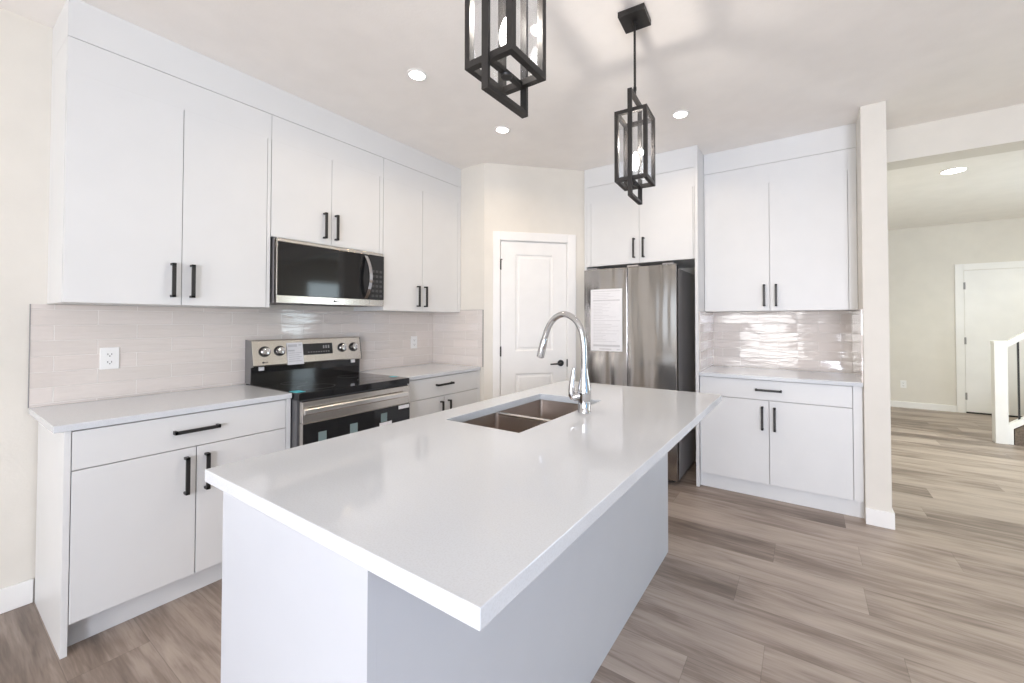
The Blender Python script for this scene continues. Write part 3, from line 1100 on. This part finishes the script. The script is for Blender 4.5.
FX, FY = 2.222, 1.345
t = thing('faucet', 'tall chrome gooseneck kitchen faucet beside the island sink', 'faucet', (FX, FY, IZ))
MB().lathe([(0.031, 0.0005), (0.031, 0.004), (0.0285, 0.007), (0.0280, 0.060), (0.0315, 0.078), (0.0320, 0.098), (0.0280, 0.128), (0.0200, 0.165), (0.0158, 0.20)],
           (FX, FY, IZ)).build('body', M['chrome'], t, smooth=True)
MB().tube(smooth_path([(FX, FY, 1.09), (FX - 0.001, FY, 1.16), (FX - 0.004, FY, 1.22), (FX - 0.018, FY, 1.286), (FX - 0.054, FY, 1.333),
                       (FX - 0.106, FY, 1.3545), (FX - 0.160, FY, 1.336), (FX - 0.197, FY, 1.290), (FX - 0.218, FY, 1.235)]), 0.0148, 18).build('spout', M['chrome'], t, smooth=True)
MB().tube([(FX - 0.2175, FY, 1.237), (FX - 0.219, FY, 1.232), (FX - 0.238, FY, 1.166), (FX - 0.2435, FY, 1.146), (FX - 0.2445, FY, 1.143)],
          [0.0150, 0.0170, 0.0190, 0.0185, 0.015], 20).build('spray_head', M['chrome'], t, smooth=True)
lv = MB().tube([(FX - 0.005, FY - 0.004, 0.985), (FX - 0.043, FY - 0.029, 0.972)], [0.022, 0.019], 18)
lv.tube(smooth_path([(FX - 0.040, FY - 0.028, 0.968), (FX - 0.050, FY - 0.033, 0.985), (FX - 0.047, FY - 0.031, 1.04), (FX - 0.040, FY - 0.027, 1.105)]),
        [0.012 + 0.004 * math.sin(k / 18 * math.pi) - 0.004 * k / 18 for k in range(19)], 14)
lv.build('lever', M['chrome'], t, smooth=True)

# ------------------------------------------------------------------ refrigerator and its surround
FR0, FR1, FRY = 1.387, 2.215, 2.969
t = thing('refrigerator', 'stainless french-door refrigerator with a paper energy label on its left door', 'refrigerator', (1.8, 3.3, 0))
MB().box(FR0 + 0.006, FR1 - 0.006, FRY + 0.085, 3.63, 0.030, 1.758).build('body', M['midgrey'], t, bevel=0.003)
gk = MB().box(FR0 + 0.010, FR1 - 0.010, FRY + 0.062, FRY + 0.0845, 0.040, 1.775)
gk.build('gasket', M['void'], t)
for x in (FR0 + 0.06, FR1 - 0.06):
    for y in (FRY + 0.12, 3.58):
        MB().cyl((x, y, 0.0005), (x, y, 0.030), 0.02, seg=12).build('foot', M['black'], t)
FS = 1.8005


def crowned(x0, x1, z0, z1, y0, y1, crown):
    """Door slab whose front bows outward a few millimetres."""
    mb = MB()
    n = 14
    pts = [(x0 + (x1 - x0) * k / n, y0 + crown * ((2 * k / n - 1) ** 2)) for k in range(n + 1)]
    return mb.prism(pts + [(x1, y1), (x0, y1)], 'z', z0, z1)


dl = crowned(FR0, FS - 0.0025, 0.715, 1.785, FRY, FRY + 0.061, 0.004).build('door', M['steel_fridge'], t, bevel=0.003)
drr = crowned(FS + 0.0025, FR1, 0.715, 1.785, FRY, FRY + 0.061, 0.004).build('door', M['steel_fridge'], t, bevel=0.003)
MB().box(FS - 0.0022, FS + 0.0022, FRY + 0.007, FRY + 0.060, 0.72, 1.780).build('mullion', M['void'], t)
crowned(FR0, FR1, 0.375, 0.705, FRY, FRY + 0.061, 0.004).build('drawer', M['steel_fridge'], t, bevel=0.003)
crowned(FR0, FR1, 0.045, 0.367, FRY, FRY + 0.061, 0.004).build('drawer', M['steel_fridge'], t, bevel=0.003)
for (x0, x1) in ((FR0 + 0.03, FR0 + 0.12), (FR1 - 0.12, FR1 - 0.03)):
    MB().box(x0, x1, FRY + 0.03, FRY + 0.19, 1.7865, 1.802).build('hinge_cover', M['midgrey'], t, bevel=0.003)
MB().box(FS + 0.000, FS + 0.095, FRY - 0.001, FRY + 0.12, 1.7862, 1.800).build('packing_tape', simple('frosted_tape', (0.42, 0.40, 0.38), 0.35), t, bevel=0.002)
pp = MB().box(1.456, 1.757, FRY - 0.0022, FRY - 0.0012, 1.060, 1.606).build('paper_label', M['paper'], dl)
s = MB()


def tl(x0, x1, z0, z1):
    s.box(x0, x1, FRY - 0.0027, FRY - 0.0023, z0, z1)


tl(1.475, 1.740, 1.585, 1.590)
tl(1.480, 1.735, 1.500, 1.512)
tl(1.475, 1.735, 1.325, 1.329)
for i in range(4):
    tl(1.482, 1.62 + 0.09 * random.random(), 1.565 - i * 0.014, 1.568 - i * 0.014)
for i in range(11):
    tl(1.482, 1.56 + 0.17 * random.random(), 1.480 - i * 0.0135, 1.483 - i * 0.0135)
for i in range(13):
    tl(1.482, 1.55 + 0.18 * random.random(), 1.305 - i * 0.0135, 1.308 - i * 0.0135)
tl(1.480, 1.735, 1.098, 1.116)
tl(1.540, 1.655, 1.072, 1.082)
tl(1.705, 1.735, 1.072, 1.080)
s.build('label_print', M['ink'], pp)

t = thing('fridge_cabinet', 'tall white cabinet surround over and beside the refrigerator', 'cabinet', (1.85, 3.37, 0))
MB().box(2.3354, 2.3595, YF, YW - 0.001, 0.0005, HC - 0.001).build('side_panel', WHITE, t, bevel=0.001)
MB().box(1.3365, 1.3600, YF, YW - 0.001, 0.0005, HC - 0.001).build('side_panel', WHITE, t, bevel=0.001)
MB().box(1.3605, 2.3350, YF + TH + 0.003, YW - 0.002, 1.831, HC - 0.001).build('body', WHITE, t)
front(t, 'filler_strip', 'y', YF, 1.3605, 1.405, 1.830, ZDT)
front(t, 'door', 'y', YF, 1.405, 1.870, 1.830, ZDT, (1.826, 1.963))
front(t, 'door', 'y', YF, 1.870, 2.3225, 1.830, ZDT, (1.911, 1.961))
front(t, 'filler_strip', 'y', YF, 2.3225, 2.3350, 1.830, ZDT)
MB().box(1.3605, 2.3350, YF, YF + TH, ZDT + 0.0002, ZL - 0.0015).build('top_rail', WHITE, t)
MB().box(1.3605, 2.3350, YF, YF + TH, ZL + 0.0015, HC - 0.001).build('fascia', WHITE, t)

# ------------------------------------------------------------------ hutch niche beside the fridge
HX0, HX1 = 2.3605, XS0 - 0.0005
t = thing('base_cabinet', 'white two-door base cabinet between refrigerator and stub wall', 'cabinet', (2.88, 3.38, 0))
MB().box(HX0 + 0.001, HX1, YHB + TH + 0.003, YW - 0.001, 0.116, 0.885).build('body', M['carcass'], t)
MB().box(HX0 + 0.001, HX1, YHB + 0.032, YHB + 0.05, 0.0005, 0.115).build('toe_kick', WHITE, t)
front(t, 'drawer_front', 'y', YHB, HX0 + 0.003, 3.347, 0.7345, 0.882, (2.849, 0.8105), True)
front(t, 'door', 'y', YHB, HX0 + 0.003, 2.851, 0.116, 0.7335, (2.808, 0.602))
front(t, 'door', 'y', YHB, 2.852, 3.347, 0.116, 0.7335, (2.888, 0.602))
front(t, 'filler_strip', 'y', YHB, 3.347, HX1, 0.116, 0.885)
ct = MB().box(HX0 + 0.0005, HX1, YHB - 0.025, YW - 0.011, 0.8863, 0.914).build('countertop', M['quartz'], None, bevel=0.002)
tag(ct, 'short white quartz countertop in the niche between refrigerator and stub wall', 'countertop')

t = thing('wall_cabinet', 'tall white double wall cabinet above the niche right of the refrigerator', 'cabinet', (2.88, 3.5, ZU))
MB().box(HX0 + 0.001, HX1, YHU + TH + 0.003, YW - 0.001, ZU + 0.001, ZL).build('body', WHITE, t)
front(t, 'door', 'y', YHU, HX0 + 0.001, 2.850, ZU, ZDT, (2.811, 1.527))
front(t, 'door', 'y', YHU, 2.850, 3.350, ZU, ZDT, (2.893, 1.526))
front(t, 'filler_strip', 'y', YHU, 3.350, HX1, ZU, ZDT)
MB().box(HX0 + 0.001, HX1, YHU, YHU + TH, ZDT + 0.0002, ZL - 0.0015).build('top_rail', WHITE, t)
fa = MB().box(HX0 + 0.001, HX1, YHU, YW - 0.001, ZL + 0.0015, HC - 0.0008).build('cabinet_fascia', WHITE, None)
tag(fa, 'flat white fascia between the niche wall cabinet and the ceiling', 'fascia')


# ------------------------------------------------------------------ ceiling lights
def downlight(label, x, y, watts, col, r=0.0435):
    t = thing('recessed_light', label, 'ceiling light', (x, y, HC), 'recessed ceiling lights')
    MB().ring((x, y, 0), r + 0.0005, r + 0.0125, HC - 0.006, HC - 0.0004).build('trim_ring', M['trim'], t)
    MB().cyl((x, y, HC - 0.0004), (x, y, HC - 0.0045), r, seg=32).build('lens', M['lens'], t)
    l = area('downlight_lamp', (x, y, HC - 0.010), (0, 0, -1), 0.09, 0.09, watts, col, 'DISK')
    l.data.spread = math.radians(150)


WARM, KW = (1.0, 0.78, 0.53), 3.3
HALL, HW = (1.0, 0.99, 0.82), 13.5
downlight('lit recessed ceiling light left of the nearer pendant, closest to the left wall cabinets', 1.200, 1.229, KW, WARM)
downlight('lit recessed ceiling light between the two pendants, in front of the pantry wall', 1.194, 2.025, KW, WARM)
downlight('lit recessed ceiling light right of the farther pendant, before the fridge', 2.371, 2.510, KW, WARM)
downlight('lit recessed ceiling light in the hall beyond the ceiling beam', 4.282, 4.978, HW, HALL, 0.085)
downlight('added recessed ceiling light brightening the hall from out of view, before the stairs', 5.900, 4.978, HW, HALL, 0.085)  # added fixture, unseen by the camera, to brighten the hall
downlight('added recessed ceiling light brightening the hall from out of view, over the stairs', 6.250, 6.500, HW, HALL, 0.085)  # second added hall light, also out of view, for more fill


# ------------------------------------------------------------------ pendant lanterns
def pendant(label, x, y, rot):
    zb, zt, h = 1.9595, 2.2835, 0.0750
    zlb, zlt, e = 1.8845, 2.370, 0.0845
    t = thing('pendant_lantern', label, 'pendant light', (x, y, HC), 'black lantern pendants over the island')
    W = Matrix.Translation((x, y, 0)) @ Matrix.Rotation(rot, 4, 'Z')
    MB().box(-0.062, 0.062, -0.062, 0.062, HC - 0.026, HC - 0.0005).build('canopy', M['bronze'], t, bevel=0.002, matrix=W)
    r = MB().cyl((0, 0, zlt - 0.004), (0, 0, HC - 0.0265), 0.0055, seg=14)
    r.cyl((0, 0, HC - 0.045), (0, 0, HC - 0.0265), 0.011, seg=14)
    r.cyl((0, 0, zlt + 0.03), (0, 0, zlt + 0.045), 0.0075, seg=14)
    r.build('rod', M['bronze'], t, matrix=W)
    w = 0.0085
    f = MB()
    for sx in (-1, 1):
        for sy in (-1, 1):
            f.box(sx * (h - w) - w, sx * (h - w) + w, sy * (h - w) - w, sy * (h - w) + w, zb, zt)
    for z0, z1 in ((zb, zb + 2 * w), (zt - 2 * w, zt)):
        for sg in (-1, 1):
            f.box(-h + 2 * w, h - 2 * w, sg * (h - w) - w, sg * (h - w) + w, z0, z1)
            f.box(sg * (h - w) - w, sg * (h - w) + w, -h + 2 * w, h - 2 * w, z0, z1)
    f.box(-w, w, -h + 2 * w, h - 2 * w, zb, zb + 0.010)
    f.build('cage', M['bronze'], t, matrix=W)
    lo = MB()
    lw = 0.0100
    for sg in (-1, 1):
        lo.box(-lw, lw, min(sg * (h + 0.0005), sg * e), max(sg * (h + 0.0005), sg * e), zlb, zlt)
    lo.box(-lw, lw, -h - 0.0005, h + 0.0005, zlb, zlb + 0.013)
    lo.box(-lw, lw, -h - 0.0005, h + 0.0005, zlt - 0.013, zlt)
    lo.build('loop', M['bronze'], t, matrix=W)
    sk = MB().lathe([(0.010, zb + 0.0105), (0.0165, zb + 0.0105), (0.0165, zb + 0.062), (0.013, zb + 0.066)], (0, 0, 0), 20)
    sk = sk.build('socket', M['bronze'], t, matrix=W, smooth=True)
    MB().lathe([(0.014, zb - 0.0065), (0.0165, zb - 0.003), (0.0165, zb - 0.0004)], (0, 0, 0), 20).build('socket_cap', M['black'], t, matrix=W, smooth=True)
    bl = MB().lathe([(0.011, zb + 0.0665), (0.014, zb + 0.076), (0.0185, zb + 0.092), (0.0185, zb + 0.108), (0.014, zb + 0.128), (0.007, zb + 0.145), (0.002, zb + 0.152)],
                    (0, 0, 0), 20)
    bl.build('bulb', M['bulb'], sk, matrix=W, smooth=True)
    g = h - 0.0075
    for sg in (-1, 1):
        MB().box(-g + 0.006, g - 0.006, sg * g - 0.0012, sg * g + 0.0012, zb + 2 * w, zt - 2 * w).build('glass_pane', M['glass'], t, matrix=W)
        MB().box(sg * g - 0.0012, sg * g + 0.0012, -g + 0.006, g - 0.006, zb + 2 * w, zt - 2 * w).build('glass_pane', M['glass'], t, matrix=W)
    l = bpy.data.lights.new('bulb_lamp', 'POINT')
    l.energy = 4.6
    l.color = (1.0, 0.92, 0.835)
    l.shadow_soft_size = 0.012
    o = bpy.data.objects.new('bulb_lamp', l)
    COL.objects.link(o)
    o.location = (x, y, zb + 0.200)


pendant('nearer black glass lantern pendant, its upper half cut off by the picture top', 2.433, 0.494, 0.0)
pendant('farther black glass lantern pendant hanging on a rod from a square canopy', 2.421, 1.478, 0.0636)

# ------------------------------------------------------------------ staircase at the hall's right edge
t = thing('staircase', 'foot of a staircase with white newel post, white handrail and black balusters', 'staircase', (4.86, 6.07, 0))
np_ = MB()
np_.box(4.811, 4.911, 6.020, 6.120, 0.0005, 1.085)
np_.prism([(4.806, 1.085), (4.916, 1.085), (4.916, 1.100), (4.900, 1.110), (4.822, 1.110), (4.806, 1.100)], 'y', 6.015, 6.125)
np_.build('newel_post', M['trim'], t, bevel=0.003)
SLP = 0.80
MB().prism([(4.9165, 1.035), (7.0 - 0.005, 1.035 + SLP * (6.995 - 4.9165)), (6.995, 1.105 + SLP * (6.995 - 4.9165)), (4.9165, 1.105)], 'y', 6.040, 6.100).build('handrail', M['trim'], t, bevel=0.006)
MB().prism([(4.9115, 0.0005), (4.950, 0.0005), (4.950, 0.170), (5.362, 0.170 + 0.74 * 0.412), (5.362, 0.0005), (6.99, 0.0005), (6.99, 0.235 + 0.74 * 2.04), (4.950, 0.235), (4.9115, 0.205)], 'y', 6.032, 6.108).build('stringer', M['trim'], t, bevel=0.003)
for k in range(9):
    x = 5.003 + 0.125 * k
    MB().box(x - 0.007, x + 0.007, 6.063, 6.077, 0.225 + 0.74 * (x - 4.95), 1.040 + SLP * (x - 4.9165)).build('baluster', M['black'], t)
MB().prism([(4.958, 0.0005), (5.358, 0.0005), (5.358, 0.460), (4.958, 0.164)], 'y', 6.034, 6.108).build('carpet_side', M['carpet'], t)
for k in range(6):
    x0 = 5.365 + 0.255 * k
    stp = MB().box(x0, min(x0 + 0.262, 6.985), 6.112, 7.05, 0.0005 if k == 0 else 0.19 * k, 0.19 * (k + 1) - 0.022).build('step', M['carpet'], t)
    MB().box(x0 - 0.008, min(x0 + 0.262, 6.985), 6.112, 7.05, 0.19 * (k + 1) - 0.0215, 0.19 * (k + 1)).build('tread', M['tread'], stp)
